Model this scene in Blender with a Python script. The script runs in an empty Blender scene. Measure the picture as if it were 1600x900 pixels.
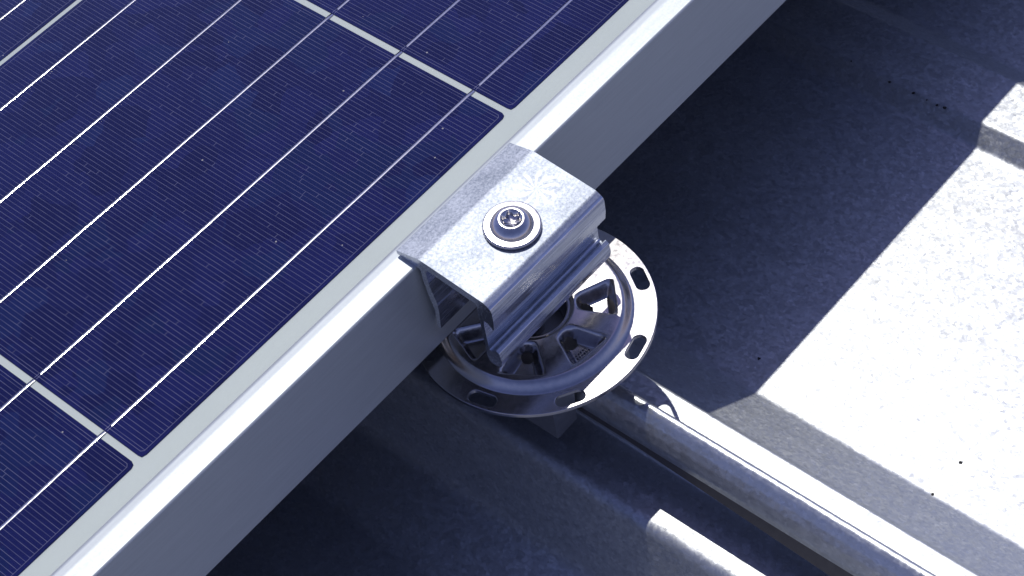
import bpy, bmesh, math, random
from mathutils import Vector, Matrix, noise

random.seed(7)
S = 0.001                                   # everything below is laid out in millimetres
scene = bpy.context.scene
COL = scene.collection
PI = math.pi

# ------------------------------------------------------------------ camera
cam_d = bpy.data.cameras.new('camera')
cam = bpy.data.objects.new('camera', cam_d)
COL.objects.link(cam)
CAM_M = [[0.6469935, -0.7510973, -0.1313478], [-0.6447474, -0.4469415, -0.6201162], [0.4070628, 0.4858973, -0.7734363]]
CAM_P = [-136.6262, -335.5715, 460.4569]
cam.matrix_world = Matrix(((CAM_M[0][0], -CAM_M[1][0], -CAM_M[2][0], CAM_P[0]*S),
                           (CAM_M[0][1], -CAM_M[1][1], -CAM_M[2][1], CAM_P[1]*S),
                           (CAM_M[0][2], -CAM_M[1][2], -CAM_M[2][2], CAM_P[2]*S),
                           (0, 0, 0, 1)))
cam_d.sensor_width = 36.0
cam_d.lens = 72.4446
cam_d.clip_start = 0.02
cam_d.clip_end = 2000
scene.camera = cam

# ------------------------------------------------------------------ sky, sun, exposure
TRAVEL = Vector((-0.305, -0.385, -1.0)).normalized()
TOSUN = -TRAVEL
w = bpy.data.worlds.new('World')
scene.world = w
w.use_nodes = True
nt = w.node_tree
sky = nt.nodes.new('ShaderNodeTexSky')
sky.sky_type = 'NISHITA'
sky.sun_disc = False
sky.sun_elevation = math.asin(TOSUN.z)
sky.sun_rotation = math.atan2(TOSUN.x, TOSUN.y)
sky.altitude = 300
sky.air_density = 1.0
sky.dust_density = 0.3
sky.ozone_density = 6.0
bg = nt.nodes['Background']
bg.inputs['Strength'].default_value = 0.105
tint = nt.nodes.new('ShaderNodeMix'); tint.data_type = 'RGBA'; tint.blend_type = 'MULTIPLY'
tint.inputs[0].default_value = 1.0
tint.inputs[7].default_value = (1.20, 0.875, 1.06, 1)          # deep, slightly violet high-altitude blue
nt.links.new(sky.outputs[0], tint.inputs[6])
nt.links.new(tint.outputs[2], bg.inputs['Color'])
sun_d = bpy.data.lights.new('sun', 'SUN')
sun_d.energy = 2.68
sun_d.angle = math.radians(0.5)
sun_d.color = (1.0, 0.975, 0.93)
sun = bpy.data.objects.new('sun', sun_d)
sun.rotation_euler = TRAVEL.to_track_quat('-Z', 'Y').to_euler()
sun.location = TOSUN * 3
COL.objects.link(sun)
scene.view_settings.view_transform = 'Standard'
scene.view_settings.look = 'None'
scene.view_settings.gamma = 1
scene.view_settings.exposure = 0.0
scene.view_settings.use_curve_mapping = False
scene.cycles.use_denoising = True
scene.cycles.max_bounces = 10
scene.cycles.glossy_bounces = 6
scene.cycles.sample_clamp_indirect = 8

# ------------------------------------------------------------------ node helpers
class NT:
    def __init__(s, name):
        s.m = bpy.data.materials.new(name)
        s.m.use_nodes = True
        s.t = s.m.node_tree
        s.b = s.t.nodes['Principled BSDF']
        s.out = s.t.nodes['Material Output']
    def n(s, typ, **kw):
        nd = s.t.nodes.new(typ)
        for k, v in kw.items():
            setattr(nd, k, v)
        return nd
    def put(s, sock, v):
        if isinstance(v, bpy.types.NodeSocket):
            s.t.links.new(v, sock)
        else:
            sock.default_value = v
    def math(s, op, a, b=0.0, c=0.0, clamp=False):
        nd = s.n('ShaderNodeMath', operation=op)
        nd.use_clamp = clamp
        for i, v in enumerate((a, b, c)):
            s.put(nd.inputs[i], v)
        return nd.outputs[0]
    def vmath(s, op, a, b=(0, 0, 0), scale=None):
        nd = s.n('ShaderNodeVectorMath', operation=op)
        s.put(nd.inputs[0], a)
        s.put(nd.inputs[1], b)
        if scale is not None:
            s.put(nd.inputs['Scale'], scale)
        return nd.outputs[0]
    def rng(s, v, a, b, c, d, smooth=False):
        nd = s.n('ShaderNodeMapRange')
        nd.interpolation_type = 'SMOOTHSTEP' if smooth else 'LINEAR'
        for i, x in enumerate((v, a, b, c, d)):
            s.put(nd.inputs[i], x)
        return nd.outputs[0]
    def mix(s, f, a, b):
        nd = s.n('ShaderNodeMix', data_type='RGBA')
        s.put(nd.inputs[0], f)
        s.put(nd.inputs[6], a)
        s.put(nd.inputs[7], b)
        return nd.outputs[2]
    def coord(s, scale=(1, 1, 1)):
        tc = s.n('ShaderNodeTexCoord')
        mp = s.n('ShaderNodeMapping')
        s.t.links.new(tc.outputs['Object'], mp.inputs[0])
        mp.inputs['Scale'].default_value = scale
        return mp.outputs[0]
    def noise(s, vec, scale, detail=2, rough=0.5):
        nd = s.n('ShaderNodeTexNoise')
        s.put(nd.inputs['Vector'], vec)
        nd.inputs['Scale'].default_value = scale
        nd.inputs['Detail'].default_value = detail
        nd.inputs['Roughness'].default_value = rough
        return nd.outputs['Fac'], nd.outputs['Color']
    def voro(s, vec, scale, rnd=1.0):
        nd = s.n('ShaderNodeTexVoronoi')
        s.put(nd.inputs['Vector'], vec)
        nd.inputs['Scale'].default_value = scale
        nd.inputs['Randomness'].default_value = rnd
        return nd.outputs['Distance'], nd.outputs['Color']
    def set(s, **kw):
        names = dict(base='Base Color', metal='Metallic', rough='Roughness', normal='Normal', ior='IOR',
                     spec='Specular IOR Level', coat='Coat Weight', coatr='Coat Roughness', aniso='Anisotropic')
        for k, v in kw.items():
            if isinstance(v, tuple) and len(v) == 3:
                v = (*v, 1)
            s.put(s.b.inputs[names[k]], v)
        return s.m
    def bend_normal(s, colour, amount):
        """tilt the shading normal by a random vector (grain facets)"""
        geo = s.n('ShaderNodeNewGeometry')
        off = s.vmath('SUBTRACT', colour, (0.5, 0.5, 0.5))
        off = s.vmath('SCALE', off, scale=amount)
        return s.vmath('NORMALIZE', s.vmath('ADD', geo.outputs['Normal'], off))
    def bump(s, h, dist, strength=1.0, normal=None):
        nd = s.n('ShaderNodeBump')
        nd.inputs['Strength'].default_value = strength
        nd.inputs['Distance'].default_value = dist
        s.put(nd.inputs['Height'], h)
        if normal is not None:
            s.put(nd.inputs['Normal'], normal)
        return nd.outputs[0]

# ------------------------------------------------------------------ materials
def mat_galv(name='galvalume', r0=0.44, r1=0.56, tilt=0.205, formed=False):
    k = NT(name)
    co = k.coord()
    wob = k.vmath('ADD', co, k.vmath('SCALE', k.noise(co, 700, 2)[1], scale=0.0012))
    d1, c1 = k.voro(wob, 640)                      # spangle grains, under 2 mm
    d2, c2 = k.voro(k.vmath('MULTIPLY', wob, (1.0, 0.7, 1.0)), 1250)
    big = k.noise(co, 9, 3)[0]
    streak, sc = k.noise(k.coord((1, 0.05, 1)), 90, 3)       # faint run-off and rolling streaks down the slope
    sep = k.n('ShaderNodeSeparateColor'); k.t.links.new(c1, sep.inputs[0])
    sep2 = k.n('ShaderNodeSeparateColor'); k.t.links.new(c2, sep2.inputs[0])
    g = k.math('ADD', k.math('MULTIPLY', sep.outputs[0], 0.6), k.math('MULTIPLY', sep2.outputs[0], 0.4))
    base = k.mix(g, (0.49, 0.51, 0.52, 1), (0.555, 0.575, 0.585, 1))
    base = k.mix(k.rng(streak, 0.52, 0.72, 0, 0.25), base, (0.42, 0.42, 0.41, 1))
    base = k.mix(k.math('MULTIPLY', k.math('GREATER_THAN', sep2.outputs[2], 0.86), 0.15), base, (0.22, 0.23, 0.24, 1))
    base = k.mix(k.math('MULTIPLY', k.math('LESS_THAN', sep2.outputs[2], 0.12), 0.2), base, (0.80, 0.82, 0.84, 1))
    rough = k.math('ADD', k.rng(sep2.outputs[1], 0, 1, r0, r1), k.rng(big, 0.3, 0.7, -0.01, 0.02))
    rough = k.math('ADD', rough, k.rng(streak, 0.35, 0.65, -0.02, 0.03))
    col = k.mix(0.45, c1, c2)
    if formed:
        col = k.mix(0.25, col, sc)
    nrm = k.bend_normal(col, tilt)
    return k.set(base=base, metal=0.84, rough=rough, normal=nrm)

def mat_anodised():
    k = NT('anodised_aluminium')
    co = k.coord()
    f, c = k.noise(co, 1600, 2)
    f2, c2 = k.noise(k.coord((0.06, 1, 1)), 900, 2)
    nrm = k.bend_normal(c, 0.05)
    return k.set(base=k.mix(f2, (0.46, 0.495, 0.49, 1), (0.57, 0.605, 0.60, 1)), metal=0.6, rough=k.rng(f, 0.3, 0.7, 0.50, 0.56), normal=nrm)

def mat_mill():
    k = NT('mill_aluminium')
    co = k.coord()
    f, c = k.noise(co, 1100, 3, 0.7)
    f1, c1 = k.noise(co, 2600, 2, 0.8)
    fs, cs = k.noise(k.coord((0.05, 1, 1)), 1500, 3)     # extrusion lines along the length
    fb, _ = k.noise(co, 90, 3)
    nrm = k.bend_normal(k.mix(0.6, c, cs), 0.22)
    g = k.math('ADD', k.math('MULTIPLY', f, 0.55), k.math('MULTIPLY', f1, 0.45))
    g = k.math('ADD', g, k.math('MULTIPLY', k.math('SUBTRACT', fb, 0.5), 0.28))
        # upward faces get a darker, rougher finish, the sides a brighter, smoother drawn one
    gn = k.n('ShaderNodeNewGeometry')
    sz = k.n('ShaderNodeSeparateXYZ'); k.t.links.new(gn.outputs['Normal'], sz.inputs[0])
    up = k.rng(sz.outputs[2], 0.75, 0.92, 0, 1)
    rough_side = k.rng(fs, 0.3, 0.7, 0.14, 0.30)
    top_tone = k.mix(k.rng(g, 0.38, 0.62, 0, 1), (0.24, 0.27, 0.31, 1), (0.54, 0.57, 0.61, 1))
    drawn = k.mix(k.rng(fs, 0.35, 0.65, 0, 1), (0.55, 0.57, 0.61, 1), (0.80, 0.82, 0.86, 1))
    # petal-shaped rub mark left by a tool beside the bolt (object space, origin as CO)
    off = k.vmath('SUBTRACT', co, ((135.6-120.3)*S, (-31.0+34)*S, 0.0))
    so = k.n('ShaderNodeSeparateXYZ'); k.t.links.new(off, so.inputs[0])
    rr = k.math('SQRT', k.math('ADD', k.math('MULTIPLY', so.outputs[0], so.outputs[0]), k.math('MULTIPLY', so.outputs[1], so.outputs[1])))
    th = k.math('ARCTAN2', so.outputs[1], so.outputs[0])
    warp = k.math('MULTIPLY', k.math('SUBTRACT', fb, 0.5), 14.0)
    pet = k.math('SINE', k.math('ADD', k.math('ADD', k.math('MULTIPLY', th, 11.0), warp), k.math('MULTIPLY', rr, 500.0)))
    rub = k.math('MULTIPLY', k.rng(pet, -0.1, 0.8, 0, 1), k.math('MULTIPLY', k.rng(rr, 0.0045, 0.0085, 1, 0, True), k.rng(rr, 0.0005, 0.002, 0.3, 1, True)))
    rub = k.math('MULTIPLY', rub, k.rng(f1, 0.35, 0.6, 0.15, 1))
    top_tone = k.mix(k.math('MULTIPLY', rub, 0.55, clamp=True), top_tone, (0.92, 0.93, 0.95, 1))
    base = k.mix(up, drawn, top_tone)
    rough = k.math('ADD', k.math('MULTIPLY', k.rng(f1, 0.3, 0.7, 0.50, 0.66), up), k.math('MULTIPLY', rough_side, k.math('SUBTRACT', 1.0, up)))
    return k.set(base=base, metal=0.95, rough=rough, normal=nrm)

def mat_steel(name='stainless_steel', rough=0.22, base=(0.63, 0.62, 0.61)):
    k = NT(name)
    co = k.coord()
    f, c = k.noise(co, 700, 3)
    return k.set(base=k.mix(f, (base[0]*.85, base[1]*.85, base[2]*.86, 1), (base[0]*1.1, base[1]*1.1, base[2]*1.1, 1)),
                 metal=1.0, rough=k.rng(f, 0.3, 0.7, rough-.04, rough+.05), normal=k.bend_normal(c, 0.03))

CELL, GAPX, GAPY = 156.75, 2.47, 2.0
NB, PITCHB = 5, 31.35
def mat_cell():
    k = NT('polycrystalline_silicon')
    tc = k.n('ShaderNodeTexCoord')
    co = tc.outputs['Object']
    sep = k.n('ShaderNodeSeparateXYZ'); k.t.links.new(co, sep.inputs[0])
    x = k.math('DIVIDE', sep.outputs[0], S); y = k.math('DIVIDE', sep.outputs[1], S)   # mm, origin at the cell centre
    oi = k.n('ShaderNodeObjectInfo')
    seed = k.vmath('SCALE', k.n('ShaderNodeCombineXYZ').outputs[0], scale=0.0)
    cx = k.n('ShaderNodeCombineXYZ'); k.t.links.new(oi.outputs['Random'], cx.inputs[2])
    vec = k.vmath('ADD', co, cx.outputs[0])
    # crystal grains
    wob = k.vmath('ADD', vec, k.vmath('SCALE', k.noise(vec, 120, 2)[1], scale=0.006))
    d, c = k.voro(wob, 95)
    s3 = k.n('ShaderNodeSeparateColor'); k.t.links.new(c, s3.inputs[0])
    fine = k.noise(vec, 2600, 2, 0.8)[0]
    mott = k.math('ADD', k.math('MULTIPLY', s3.outputs[0], 0.55), k.math('MULTIPLY', k.rng(fine, 0.3, 0.7, 0, 1), 0.45))
    blue = k.mix(mott, (0.0060, 0.0080, 0.058, 1), (0.0135, 0.0175, 0.115, 1))
    blue = k.mix(k.math('MULTIPLY', k.math('GREATER_THAN', s3.outputs[1], 0.80), 0.35), blue, (0.010, 0.026, 0.11, 1))
    P = CELL / 100.0
    fx = k.math('FRACT', k.math('ADD', k.math('DIVIDE', x, P), 200.0))
    # every finger stops short of the cell edge
    ax = k.math('ABSOLUTE', x); ay = k.math('ABSOLUTE', y)
    H = CELL / 2
    inside = k.math('MULTIPLY', k.math('LESS_THAN', ax, H - 1.3), k.math('LESS_THAN', ay, H - 1.3))
    line = k.rng(k.math('ABSOLUTE', k.math('SUBTRACT', fx, 0.5)), 0.028, 0.055, 1, 0)
    brk = k.noise(k.vmath('MULTIPLY', vec, (1, 0.15, 1)), 900, 1)[0]
    line = k.math('MULTIPLY', line, k.rng(brk, 0.38, 0.55, 0.55, 1.0))
    # frame line around the cell, inset
    e = k.math('MAXIMUM', k.math('MAXIMUM', k.math('SUBTRACT', ax, H), k.math('SUBTRACT', ay, H)),
               k.math('MULTIPLY', k.math('SUBTRACT', k.math('ADD', ax, ay), 2*H - 1.6), 0.7071))
    edge = k.rng(k.math('ABSOLUTE', k.math('ADD', e, 1.35)), 0.05, 0.10, 1, 0)
    # short cross ties between neighbouring fingers, loosely along the middle between busbars
    yb = k.math('SUBTRACT', k.math('FRACT', k.math('ADD', k.math('DIVIDE', k.math('ADD', y, H), PITCHB), 10.0)), 0.0)
    idx = k.math('FLOOR', k.math('ADD', k.math('DIVIDE', x, P), 200.5))
    wn = k.n('ShaderNodeTexWhiteNoise', noise_dimensions='3D')
    cv = k.n('ShaderNodeCombineXYZ')
    k.put(cv.inputs[0], idx)
    k.put(cv.inputs[1], k.math('FLOOR', k.math('DIVIDE', k.math('ADD', y, H), PITCHB)))
    k.put(cv.inputs[2], k.math('MULTIPLY', oi.outputs['Random'], 37.0))
    k.t.links.new(cv.outputs[0], wn.inputs['Vector'])
    s4 = k.n('ShaderNodeSeparateColor'); k.t.links.new(wn.outputs['Color'], s4.inputs[0])
    pos = k.math('ADD', k.math('MULTIPLY', k.math('SUBTRACT', s4.outputs[0], 0.5), 0.42), 0.03)
    pos = k.math('FRACT', k.math('ADD', pos, 1.0))
    tie = k.rng(k.math('ABSOLUTE', k.math('SUBTRACT', yb, pos)), 0.0022, 0.0042, 1, 0)
    tie = k.math('MULTIPLY', tie, k.math('MULTIPLY', k.math('GREATER_THAN', s4.outputs[1], 0.66), k.math('LESS_THAN', ay, H - 9.0)))
    marks = k.math('MAXIMUM', k.math('MULTIPLY', k.math('MAXIMUM', line, k.math('MULTIPLY', tie, 0.65)), inside), edge, clamp=True)
    # sparse bright dust
    dd, dc = k.voro(vec, 190)
    s5 = k.n('ShaderNodeSeparateColor'); k.t.links.new(dc, s5.inputs[0])
    dust = k.math('MULTIPLY', k.math('LESS_THAN', dd, 0.06), k.math('GREATER_THAN', s5.outputs[0], 0.86))
    col = k.mix(marks, blue, (0.165, 0.165, 0.28, 1))
    col = k.mix(k.math('MULTIPLY', dust, 0.7), col, (0.55, 0.52, 0.5, 1))
    return k.set(base=col, metal=0.0, rough=0.6, spec=0.0)

def mat_ribbon():
    k = NT('tinned_copper_ribbon')
    f, c = k.noise(k.coord((0.25, 1, 1)), 2200, 3, 0.7)
    return k.set(base=(0.82, 0.79, 0.76), metal=1.0, rough=k.rng(f, 0.3, 0.7, 0.09, 0.145), normal=k.bend_normal(c, 0.05))

def mat_backsheet():
    k = NT('white_backsheet')
    f, _ = k.noise(k.coord(), 60, 3)
    return k.set(base=k.mix(f, (0.575, 0.615, 0.585, 1), (0.615, 0.65, 0.62, 1)), rough=0.6, spec=0.3)

def mat_glass():
    k = NT('solar_glass')
    tr = k.n('ShaderNodeBsdfTransparent')
    tr.inputs[0].default_value = (0.975, 0.985, 0.985, 1)
    gl = k.n('ShaderNodeBsdfGlossy')
    gl.inputs['Roughness'].default_value = 0.035
    fr = k.n('ShaderNodeFresnel'); fr.inputs[0].default_value = 1.22     # anti-reflective coated
    mx = k.n('ShaderNodeMixShader')
    k.t.links.new(fr.outputs[0], mx.inputs[0])
    k.t.links.new(tr.outputs[0], mx.inputs[1])
    k.t.links.new(gl.outputs[0], mx.inputs[2])
    k.t.links.new(mx.outputs[0], k.out.inputs['Surface'])
    return k.m

def mat_plain(name, base, rough, metal=0.0):
    k = NT(name)
    f, _ = k.noise(k.coord(), 400, 3)
    lo = tuple(c * .8 for c in base) + (1,); hi = tuple(c * 1.15 for c in base) + (1,)
    return k.set(base=k.mix(f, lo, hi), rough=rough, metal=metal)

GALV = mat_galv(); GALVS = mat_galv('galvalume_formed_seam', 0.29, 0.40, 0.18, True); ANOD = mat_anodised(); MILL = mat_mill()
STEEL = mat_steel('stainless_steel', 0.22, (0.49, 0.475, 0.47)); BOLT = mat_steel('polished_bolt_steel', 0.22, (0.66, 0.64, 0.62))
CAST = mat_plain('clamp_aluminium', (0.30, 0.31, 0.33), 0.5, 0.85)
CELLM = mat_cell(); RIB = mat_ribbon(); BACK = mat_backsheet(); GLASS = mat_glass()
FOLD_SHADE = mat_plain('shade_toned_zinc', (0.15, 0.14, 0.135), 0.45, 0.8)  # inner fold zinc, with the shade below the hem put into its colour
SHADE_SHEET = mat_plain('shade_sheet_black', (0.025, 0.025, 0.028), 0.5)  # for the added sheet that darkens the roof below the panel
DIRT = mat_plain('dark_dirt', (0.03, 0.028, 0.026), 0.9)
BLACK = mat_plain('black_marking', (0.035, 0.036, 0.05), 0.6)
SOIL = mat_plain('dry_soil', (0.16, 0.14, 0.10), 0.95)

# ------------------------------------------------------------------ geometry helpers (mm)
def link(name, bm, mat, parent=None, smooth=True, loc=(0, 0, 0), rot=(0, 0, 0)):
    me = bpy.data.meshes.new(name)
    bmesh.ops.recalc_face_normals(bm, faces=bm.faces)
    bm.transform(Matrix.Scale(S, 4))
    bm.to_mesh(me); bm.free()
    me.materials.append(mat)
    if smooth:
        for p in me.polygons:
            p.use_smooth = True
    o = bpy.data.objects.new(name, me)
    o.location = Vector(loc) * S
    o.rotation_euler = rot
    if parent is not None:
        o.parent = parent
    COL.objects.link(o)
    return o

def empty(name, loc=(0, 0, 0), label=None, cat=None, kind=None, group=None):
    o = bpy.data.objects.new(name, None)
    o.empty_display_size = 0.02
    o.location = Vector(loc) * S
    COL.objects.link(o)
    tag(o, label, cat, kind, group)
    return o

def tag(o, label=None, cat=None, kind=None, group=None):
    if label: o['label'] = label
    if cat: o['category'] = cat
    if kind: o['kind'] = kind
    if group: o['group'] = group
    return o

def fillet(pts, radii, closed=False, seg=7):
    """round the corners of a 2-D polyline; keeps a support point beside each arc so flats shade flat"""
    n = len(pts); out = []
    for i, p in enumerate(pts):
        r = radii[i] if isinstance(radii, (list, tuple)) else radii
        p = Vector(p)
        if not closed and i in (0, n-1) or r <= 0:
            out.append(p); continue
        a = Vector(pts[i-1]); b = Vector(pts[(i+1) % n])
        u = (a-p); v = (b-p); lu, lv = u.length, v.length
        u.normalize(); v.normalize()
        ang = u.angle(v)
        if ang > PI - 0.02:
            out.append(p); continue
        t = min(r / math.tan(ang/2), lu*0.47, lv*0.47)
        rr = t * math.tan(ang/2)
        p1 = p + u*t; p2 = p + v*t
        c = p + (u+v).normalized() * (rr / math.sin(ang/2))
        sup = min(0.06, (lu*0.5 - t)*0.5) if lu*0.5 > t else 0
        sup2 = min(0.06, (lv*0.5 - t)*0.5) if lv*0.5 > t else 0
        if sup > 0.005: out.append(p1 + u*sup)
        a1 = math.atan2(*(p1-c).yx); a2 = math.atan2(*(p2-c).yx)
        da = (a2-a1+PI) % (2*PI) - PI
        k = max(2, int(seg * abs(da) / 1.2) + 1)
        for j in range(k+1):
            tt = a1 + da*j/k
            out.append(c + Vector((math.cos(tt), math.sin(tt)))*rr)
        if sup2 > 0.005: out.append(p2 + v*sup2)
    return out

def sweep(bm, sec, at, ts, closed=True, caps=True):
    """sec: 2-D points; at(p, t) -> 3-D; ts: stations"""
    rows = [[bm.verts.new(at(p, t)) for p in sec] for t in ts]
    n = len(sec)
    for a, b in zip(rows, rows[1:]):
        for i in range(n if closed else n-1):
            j = (i+1) % n
            bm.faces.new((a[i], a[j], b[j], b[i]))
    if closed and caps:
        for row in (rows[0], rows[-1]):
            ed = []
            vs = [bm.verts.new(v.co) for v in row]            # own verts: the cut end keeps a crisp edge
            for i in range(n):
                ed.append(bm.edges.new((vs[i], vs[(i+1) % n])))
            bmesh.ops.triangle_fill(bm, edges=ed, use_beauty=True, use_dissolve=False)
    return rows

def alongx(p, t): return (t, p[0], p[1])
def alongy(p, t): return (p[0], t, p[1])

def thick(path, th):
    """closed outline of a sheet of thickness th whose upper side is path"""
    n = len(path); low = []
    for i, p in enumerate(path):
        a = path[max(i-1, 0)]; b = path[min(i+1, n-1)]
        d = (Vector(b)-Vector(a)).normalized()
        low.append(Vector(p) + Vector((d.y, -d.x))*th)
    return list(path) + low[::-1]

def box(bm, x0, x1, y0, y1, z0, z1, bev=0.0):
    m = Matrix.Translation(((x0+x1)/2, (y0+y1)/2, (z0+z1)/2)) @ Matrix.Diagonal((x1-x0, y1-y0, z1-z0, 1))
    r = bmesh.ops.create_cube(bm, size=1, matrix=m)
    if bev:
        es = list({e for v in r['verts'] for e in v.link_edges})
        bmesh.ops.bevel(bm, geom=es, offset=bev, segments=2, affect='EDGES', profile=0.5)

# ------------------------------------------------------------------ the setting: ground far below, metal roof
bm = bmesh.new()
bmesh.ops.create_grid(bm, x_segments=1, y_segments=1, size=400000)
tag(link('ground', bm, SOIL, None, False, (0, 0, -4200)), kind='structure')

PERIOD = 610.0
Y0, Y1 = -1500.0, 2600.0
ZP, ZT = -127.0, -86.0                       # pan level, top of the trapezoid rib
roof = empty('metal_roof', (124, -33, ZP), kind='structure',
             label='bare galvanised standing seam metal roof under the solar panel', cat='roof')
RO = Vector((124, -33, ZP))
def roofed(name, bm, mat=GALV):
    bm.transform(Matrix.Translation(-RO))
    return link(name, bm, mat, roof)

def sheet_path(x):
    """one roof sheet, from the seam at x (its right leg) to the seam at x + PERIOD"""
    q = x + PERIOD
    pts = [(x+1.4, ZT+6), (x+1.4, ZT), (x+24.4, ZT), (x+40, -117.0), (x+62, ZP),
           (x+199.6, ZP), (x+207, -120.5), (x+231.5, -120.5), (x+242.5, ZP),
           (x+370, ZP), (x+378, -120.5), (x+403, -120.5), (x+410.4, ZP),
           (q-60.5, ZP), (q-32.8, -117.5), (q-20.6, ZT), (q+0.1, ZT), (q+0.1, ZT+6)]
    rad = [0, 1.0, 1.4, 6, 4, 4, 3, 3, 4, 4, 3, 3, 4, 8, 9, 5.0, 1.0, 0]
    return fillet(pts, rad)
for k in range(-3, 4):
    bm = bmesh.new()
    sweep(bm, thick(sheet_path(124.0 + k*PERIOD), 0.6), alongy, [Y0, Y1])
    roofed('roof_sheet', bm)

def seam(x):
    bm = bmesh.new()
    # outer fold: a rounded hem that leans to the left, open below
    o = [(x+2.7, -66), (x+2.5, -58.4), (x+1.5, -55.8), (x-0.1, -55.6), (x-1.8, -56.5), (x-3.6, -58.4), (x-5.2, -60.8), (x-6.4, -63.4), (x-7.2, -66.2)]
    sec = thick(fillet(o, [0, 2.0, 1.4, 2.4, 3, 4, 6, 6, 0], seg=10), -0.8)
    sweep(bm, sec, alongy, [Y0, Y1])
    roofed('standing_seam', bm, GALVS)
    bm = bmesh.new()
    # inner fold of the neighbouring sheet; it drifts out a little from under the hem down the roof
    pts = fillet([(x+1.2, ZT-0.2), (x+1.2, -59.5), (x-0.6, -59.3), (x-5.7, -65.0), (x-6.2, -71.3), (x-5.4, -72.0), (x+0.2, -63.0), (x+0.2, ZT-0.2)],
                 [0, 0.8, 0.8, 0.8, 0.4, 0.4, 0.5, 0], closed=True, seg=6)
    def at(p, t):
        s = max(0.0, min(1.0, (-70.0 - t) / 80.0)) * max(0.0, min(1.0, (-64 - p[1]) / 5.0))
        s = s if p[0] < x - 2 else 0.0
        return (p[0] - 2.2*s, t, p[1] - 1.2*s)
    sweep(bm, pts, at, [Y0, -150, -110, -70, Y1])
    roofed('seam_inner_fold', bm, FOLD_SHADE)
for k in range(-2, 4):
    seam(124.0 + k*PERIOD)

# ------------------------------------------------------------------ solar panel
NI, NJ = 10, 6
PX, PY = CELL + GAPX, CELL + GAPY
XA = -5*PX - 8.5; XB = 5*PX - GAPX + 8.5           # glass edge lines (inner lip edge)
YA, YB = -8.1, 6*PY - GAPY + 8.1
panel = empty('solar_panel', (0, -18.7, -37.6), 'blue polycrystalline solar panel with silver busbars and pale aluminium frame', 'solar panel')
PO = Vector((0, -18.7, -37.6))
def part(name, bm, mat, parent=panel, origin=PO, **kw):
    bm.transform(Matrix.Translation(-origin))
    return link(name, bm, mat, parent, **kw)

OUT = 10.6
# rail section: d = distance outwards from the inner lip edge, z
rail = fillet([(0.0, 1.0), (1.2, 1.32), (3.6, 1.6), (OUT, 1.6), (OUT, -37.6), (-22, -37.6), (-22, -36.1), (OUT-1.7, -36.1),
               (OUT-1.7, -4.5), (1.5, -4.5), (1.5, -3.2), (OUT-2.5, -3.2), (OUT-2.5, 0.98), (0.0, 0.98)],
              [0.0, 2.5, 6.0, 0.9, 0.5, 0.3, 0.3, 0.5, 0.3, 0.2, 0.2, 0.2, 0.2, 0.0], closed=True, seg=8)
for side in range(4):
    bm = bmesh.new()
    if side == 0:
        sweep(bm, rail, lambda p, t: (t, YA - p[0], p[1]), [XA-OUT, XB+OUT])
    elif side == 1:
        sweep(bm, rail, lambda p, t: (t, YB + p[0], p[1]), [XA-OUT, XB+OUT])
    elif side == 2:
        sweep(bm, rail, lambda p, t: (XA - p[0], t, p[1]), [YA+0.02, YB-0.02])
    else:
        sweep(bm, rail, lambda p, t: (XB + p[0], t, p[1]), [YA+0.02, YB-0.02])
    part('frame_rail', bm, ANOD)
bm = bmesh.new(); box(bm, XA-7, XB+7, YA-7, YB+7, -1.0, -0.28)
part('backsheet', bm, BACK, smooth=False)
bm = bmesh.new(); box(bm, XA-7, XB+7, YA-7, YB+7, -1.7, -1.05)  # unseen black sheet, added to deepen the shade on the roof below
part('added_shade_sheet', bm, SHADE_SHEET, smooth=False)
bm = bmesh.new(); box(bm, XA-7, XB+7, YA-7, YB+7, 0.30, 0.93)
part('cover_glass', bm, GLASS, smooth=False)

def cell_mesh():
    H = CELL/2; c = 1.7
    pts = [(-H+c, -H), (H-c, -H), (H-.25, -H+.45), (H, -H+c), (H, H-c), (H-.25, H-.45), (H-c, H), (-H+c, H), (-H+.25, H-.45), (-H, H-c), (-H, -H+c), (-H+.25, -H+.45)]
    pts[1:3] = [(H-c, -H), (H-.5, -H+.5)]
    bm = bmesh.new()
    top = [bm.verts.new((x, y, 0.0)) for x, y in pts]
    bot = [bm.verts.new((x, y, -0.2)) for x, y in pts]
    bm.faces.new(top); bm.faces.new(bot[::-1])
    n = len(pts)
    for i in range(n):
        bm.faces.new((top[i], bot[i], bot[(i+1) % n], top[(i+1) % n]))
    return bm
def ribbon_mesh():
    """half-round tinned ribbon along one busbar; the upper end dips across the gap under the next cell"""
    H = CELL/2; w_, h_ = 0.66, 0.17
    bm = bmesh.new()
    sec = []
    for i in range(13):
        a = PI * i / 12
        sec.append((w_*math.cos(a)*-1, 0.02 + h_*math.sin(a)**0.75))
    sec = [(-w_, 0.004)] + sec + [(w_, 0.004)]
    st = [(-H+2.3, 0), (-H+2.6, 0.0)] + [(-H+3 + (2*H-4.2)*i/40, 0) for i in range(41)] + [(H-0.4, -0.005), (H+0.6, -0.06), (H+GAPX-0.2, -0.2)]
    wob = {t: (noise.noise(Vector((t*0.05, 3.1, 0)))*0.10) for t, _ in st}
    def at(p, t): return (t[0], p[0] + wob[t[0]], p[1] + t[1])
    sweep(bm, sec, at, st)
    return bm
def pad_mesh():
    """two thin silver lines where the busbar print runs out past the ribbon end"""
    H = CELL/2
    bm = bmesh.new()
    for s in (-1, 1):
        box(bm, -H+0.35, -H+2.3, s*0.42-0.06, s*0.42+0.06, 0.002, 0.02)
    return bm
cell0 = ribbon0 = pad0 = None
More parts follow.
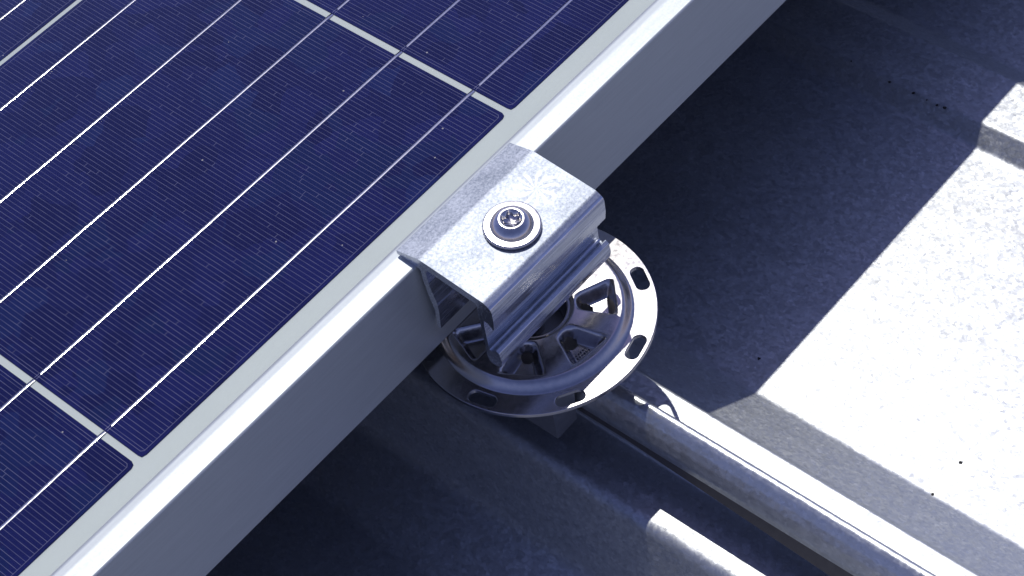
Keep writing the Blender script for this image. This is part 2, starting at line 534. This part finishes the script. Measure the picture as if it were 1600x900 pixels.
for j in range(NJ):
    for i in range(-5, 5):
        cx, cy = i*PX + CELL/2, j*PY + CELL/2
        if cell0 is None:
            cell0 = link('solar_cell', cell_mesh(), CELLM, panel, False)
            o = cell0
        else:
            o = cell0.copy(); COL.objects.link(o); o.parent = panel
        o.location = (Vector((cx, cy, 0)) - PO) * S
        near = j < 3 and -3 <= i <= 3
        for b in range(NB):
            yb = -CELL/2 + PITCHB/2 + b*PITCHB
            if ribbon0 is None:
                ribbon0 = link('busbar', ribbon_mesh(), RIB, o); r = ribbon0
            else:
                r = ribbon0.copy(); COL.objects.link(r); r.parent = o
            r.location = Vector((0, yb, 0)) * S
            if near:
                if pad0 is None:
                    pad0 = link('busbar_pad', pad_mesh(), RIB, o, False); r = pad0
                else:
                    r = pad0.copy(); COL.objects.link(r); r.parent = o
                r.location = Vector((0, yb, 0)) * S

# ------------------------------------------------------------------ seam clamp block
blk = empty('seam_clamp', (123.6, -33, -72), 'aluminium block gripping the roof seam below the round mounting disc', 'seam clamp')
BO = Vector((123.6, -33, -72))
bm = bmesh.new()
sec = fillet([(105.8, -72), (105.8, -48.3), (142.5, -48.3), (142.5, -72), (128.6, -72), (128.6, -52.2), (116.6, -52.2), (115.4, -72)],
             [0.5, 1.2, 1.2, 0.5, 0.4, 1.0, 1.0, 0.4], closed=True, seg=5)
sweep(bm, sec, alongy, [-52.8, -13.2])
part('clamp_body', bm, CAST, blk, BO)
for y in (-43, -23):
    bm = bmesh.new()
    bmesh.ops.create_cone(bm, cap_ends=True, segments=24, radius1=3.6, radius2=3.4, depth=1.6,
                          matrix=Matrix.Translation((105.3, y, -62)) @ Matrix.Rotation(PI/2, 4, 'Y'))
    part('set_screw', bm, BOLT, blk, BO, smooth=False)

# ------------------------------------------------------------------ mounting disc
DC = Vector((123.6, -33.0, 0))
ZR, ZTOP = -41.0, -37.75
disc = empty('mounting_disc', (DC.x, DC.y, -44), 'round stainless steel mounting disc with slotted rim between seam and panel frame', 'mounting disc')
DO = Vector((DC.x, DC.y, -44))
def ss(x):
    x = max(0.0, min(1.0, x)); return x*x*(3-2*x)
NP = 7
POCK = [math.radians(-45 + 360/NP*k) for k in range(NP)]
def disc_z(r, th):
    z = ZR + (ZTOP-ZR) * ss((31.2-r)/3.6)
    # shallow ridge round the ring top
    for a in POCK:
        d = (th-a+PI) % (2*PI) - PI
        if abs(d) > 1.0: continue
        t = abs(math.sin(d))*r
        rad = r*math.cos(d)
        hw = 2.1 + (rad-14.5)*0.37
        m = ss((rad-12.9)/3.2) * ss((25.9-rad)/3.0) * ss((hw+1.7-t)/3.4)
        z -= 5.2*m
    z -= 0.9 * ss((12.8-r)/1.4)
    z -= 8.2 * ss((10.6-r)/1.9)
    return z
bm = bmesh.new()
NT_, rs = 448, [8.6 + 22.6*i/84 for i in range(85)]
grid = []
for r in rs:
    grid.append([bm.verts.new((DC.x + r*math.cos(2*PI*t/NT_), DC.y + r*math.sin(2*PI*t/NT_), disc_z(r, 2*PI*t/NT_))) for t in range(NT_)])
def in_hole(c):
    p = Vector((c.x-DC.x, c.y-DC.y))
    for a in POCK:
        if (p - Vector((math.cos(a), math.sin(a)))*16.4).length < 1.75: return True
    return False
for i in range(len(rs)-1):
    for t in range(NT_):
        u = (t+1) % NT_
        vs = (grid[i][t], grid[i][u], grid[i+1][u], grid[i+1][t])
        c = (vs[0].co+vs[2].co)/2
        if not in_hole(c):
            bm.faces.new(vs)
dome = part('dome', bm, STEEL, disc, DO)
md = dome.modifiers.new('thickness', 'SOLIDIFY'); md.thickness = 1.3*S; md.offset = -1
# fix facing: top side up
if sum(p.normal.z for p in dome.data.polygons) < 0:
    dome.data.flip_normals()

def ring_loop(bm, pts, z):
    vs = [bm.verts.new((x, y, z)) for x, y in pts]
    return [bm.edges.new((vs[i], vs[(i+1) % len(vs)])) for i in range(len(vs))]
def circ(r, n): return [(DC.x + r*math.cos(2*PI*i/n), DC.y + r*math.sin(2*PI*i/n)) for i in range(n)]
def slot_pts(ang, r=35.0, L=9.4, W=4.3):
    rr = 2.05; out = []
    hl, hw = L/2-rr, W/2-rr
    for cx, cy, a0 in ((hl, hw, 0), (-hl, hw, 90), (-hl, -hw, 180), (hl, -hw, 270)):
        for q in range(7):
            a = math.radians(a0 + 15*q); out.append((cx + rr*math.cos(a), cy + rr*math.sin(a)))
    res = []
    for tx, ry in out:                       # bend along the rim
        th = ang + tx/r; q = r + ry
        res.append((DC.x + q*math.cos(th), DC.y + q*math.sin(th)))
    return res
bm = bmesh.new()
ed = ring_loop(bm, circ(38.4, 256), ZR+0.02)
ed += ring_loop(bm, circ(31.0, 200), ZR+0.02)
for k in range(8):
    ed += ring_loop(bm, slot_pts(math.radians(-31.7 - 45*k)), ZR+0.02)
bmesh.ops.triangle_fill(bm, edges=ed, use_beauty=True, use_dissolve=False)
top = list(bm.faces)
ext = bmesh.ops.extrude_face_region(bm, geom=top)
bmesh.ops.translate(bm, verts=[v for v in ext['geom'] if isinstance(v, bmesh.types.BMVert)], vec=(0, 0, -1.5))
rim = part('rim', bm, STEEL, disc, DO, smooth=False)
bv = rim.modifiers.new('edge', 'BEVEL'); bv.width = 0.22*S; bv.segments = 2; bv.limit_method = 'ANGLE'; bv.angle_limit = math.radians(50)

# rows of small stamped characters on the floor of one pocket (too small to read in the photo)
bm = bmesh.new()
a = POCK[0] - 2*PI/NP
er = Vector((math.cos(a), math.sin(a), 0)); et = Vector((-er.y, er.x, 0))
rnd = random.Random(3)
for row in range(3):
    for q in range(7 - row):
        p = DC + er*(21.0 + row*1.15 - 0.5) + et*((q - 3 + row*.5)*0.95) + Vector((0, 0, ZTOP-5.16))
        m = Matrix.Translation(p) @ Matrix.Rotation(a, 4, 'Z') @ Matrix.Diagonal((0.62, 0.2 + .35*rnd.random(), 0.05, 1))
        bmesh.ops.create_cube(bm, size=1, matrix=m)
part('stamped_text', bm, BLACK, disc, DO, smooth=False)

# ------------------------------------------------------------------ panel edge clamp with its bolt
clamp = empty('panel_clamp', (120.3, -34, -26.7), 'silver aluminium edge clamp bolted over the solar panel frame', 'panel clamp')
CO = Vector((120.3, -34, -26.7))
prof = [(-11.2, 4.1), (-21.0, 6.35), (-45.4, 3.9), (-48.2, 2.2), (-48.1, -3.5), (-47.4, -8.1), (-46.5, -6.9), (-45.3, -5.7), (-43.9, -5.6),
        (-43.5, -9), (-43.4, -19.6), (-44.4, -20.3), (-46.2, -18.3), (-47.4, -19.1), (-47.8, -22.8), (-47.1, -25.9), (-45.0, -26.7), (-42.6, -26.4), (-41.9, -24.2),
        (-42.0, -19), (-42.2, 0.9), (-23.4, 3.0), (-22.5, 1.6), (-22.5, -3.6), (-24.2, -12.8), (-24.0, -16.5), (-22.9, -25.2), (-21.5, -25.5), (-22.4, -16.4),
        (-21.2, -10.5), (-20.3, -3.0), (-20.3, 1.2), (-18.6, 1.66), (-11.3, 2.5)]
rad = [0.5, 5.0, 2.2, 2.4, 6, 0.3, 1.5, 1.0, 0.8, 1, 0.8, 0.6, 0.3, 0.5, 1.5, 1.0, 1.2, 1.0, 1.0, 2, 0.8, 0.8, 0.8, 2.5, 2.5, 2, 0.5, 0.5, 2, 3, 2, 0.6, 0.4, 0.4]
bm = bmesh.new()
sweep(bm, fillet(prof, rad, closed=True, seg=9), alongx, [94.7, 146.0])
part('clamp_body', bm, MILL, clamp, CO)

tilt = Matrix.Rotation(math.radians(5.6), 4, 'X')
BC = Vector((120.4, -34.6, 6.35 - (34.6-21)*0.1004 + 0.03))
def lathe(bm, prof, n, m, rf=None):
    rows = []
    for k, (r, z) in enumerate(prof):
        row = []
        for i in range(n):
            a = 2*PI*i/n
            q = r if rf is None else rf(k, r, a)
            row.append(bm.verts.new(m @ Vector((q*math.cos(a), q*math.sin(a), z))))
        rows.append(row)
    for a_, b_ in zip(rows, rows[1:]):
        for i in range(n):
            j = (i+1) % n
            bm.faces.new((a_[i], a_[j], b_[j], b_[i]))
    return rows
MB_ = Matrix.Translation(BC) @ tilt
bolt_o = BC.copy()
fl = [(2.5, 0.0), (8.2, 0.0), (8.75, 0.25), (8.75, 1.0), (8.7, 1.3), (8.5, 1.46), (8.3, 1.55), (8.25, 1.553), (6.7, 1.56), (6.5, 1.56)]
bm = bmesh.new()
lathe(bm, fl, 160, MB_, lambda k, r, a: r*(1 + (0.012*math.cos(40*a) if k in (1, 2) else 0)))
bolt = part('bolt', bmesh.new(), BOLT, clamp, CO) if False else None
dome_p = [(6.55, 1.5), (6.45, 1.75), (6.15, 2.45), (5.6, 3.25), (4.9, 3.95), (4.2, 4.4), (3.95, 4.5), (3.85, 4.52), (3.35, 4.52), (3.28, 4.50), (3.2, 4.3), (3.1, 4.2), (3.1, 2.2), (3.0, 2.15), (0.01, 1.9)]
def lobes(k, r, a):
    if k < 11 or k > 13: return r
    return r * (0.87 + 0.12*math.cos(6*a + 0.4))
bm2 = bmesh.new()
lathe(bm2, dome_p, 144, MB_, lobes)
# shank down to the seam clamp
bmesh.ops.create_cone(bm2, cap_ends=True, segments=28, radius1=3.9, radius2=3.9, depth=48.0,
                      matrix=Matrix.Translation((BC.x, BC.y, BC.z - 0.5 - 24.0)))
bolt = part('bolt', bm2, BOLT, clamp, CO)
wo = bm
wo.transform(Matrix.Translation(-CO))
washer = link('flange_washer', wo, BOLT, bolt)

# ------------------------------------------------------------------ dirt specks on the roof
def speck(x, y, z, r, label, group):
    bm = bmesh.new()
    bmesh.ops.create_icosphere(bm, subdivisions=2, radius=r)
    sd = random.random()*50
    for v in bm.verts:
        v.co *= 1 + 0.7*noise.noise(v.co*(1.3/r) + Vector((sd, 0, 0)))
        v.co.z *= 0.45
    o = link('dirt_speck', bm, DIRT, None, True, (x, y, z + r*0.25))
    tag(o, label, 'dirt speck', group=group)
for x, y, r in [(329.3, -25.3, 0.9), (329.5, -35.9, 0.85), (329.2, -42.1, 0.55), (329.1, -46.8, 0.85), (329.5, -49.9, 1.0), (330.6, -6.7, 0.5)]:
    speck(x, y, -120.5, r*0.65, 'dark dirt speck in the row on the shaded low rib of the roof', 'dirt specks on the shaded rib')
for x, y, r, l in [(202.5, -140.0, 0.6, 'small dark speck out on the bright sunlit pan'), (186.6, -139.5, 0.5, 'tiny dark speck at the edge of the sunlit pan beside the grey rib slope'), (198.6, -59.8, 0.5, 'tiny dark speck in the panel shadow near its sharp edge')]:
    speck(x, y, -127.0, r, l, 'stray dirt specks on the roof pan')
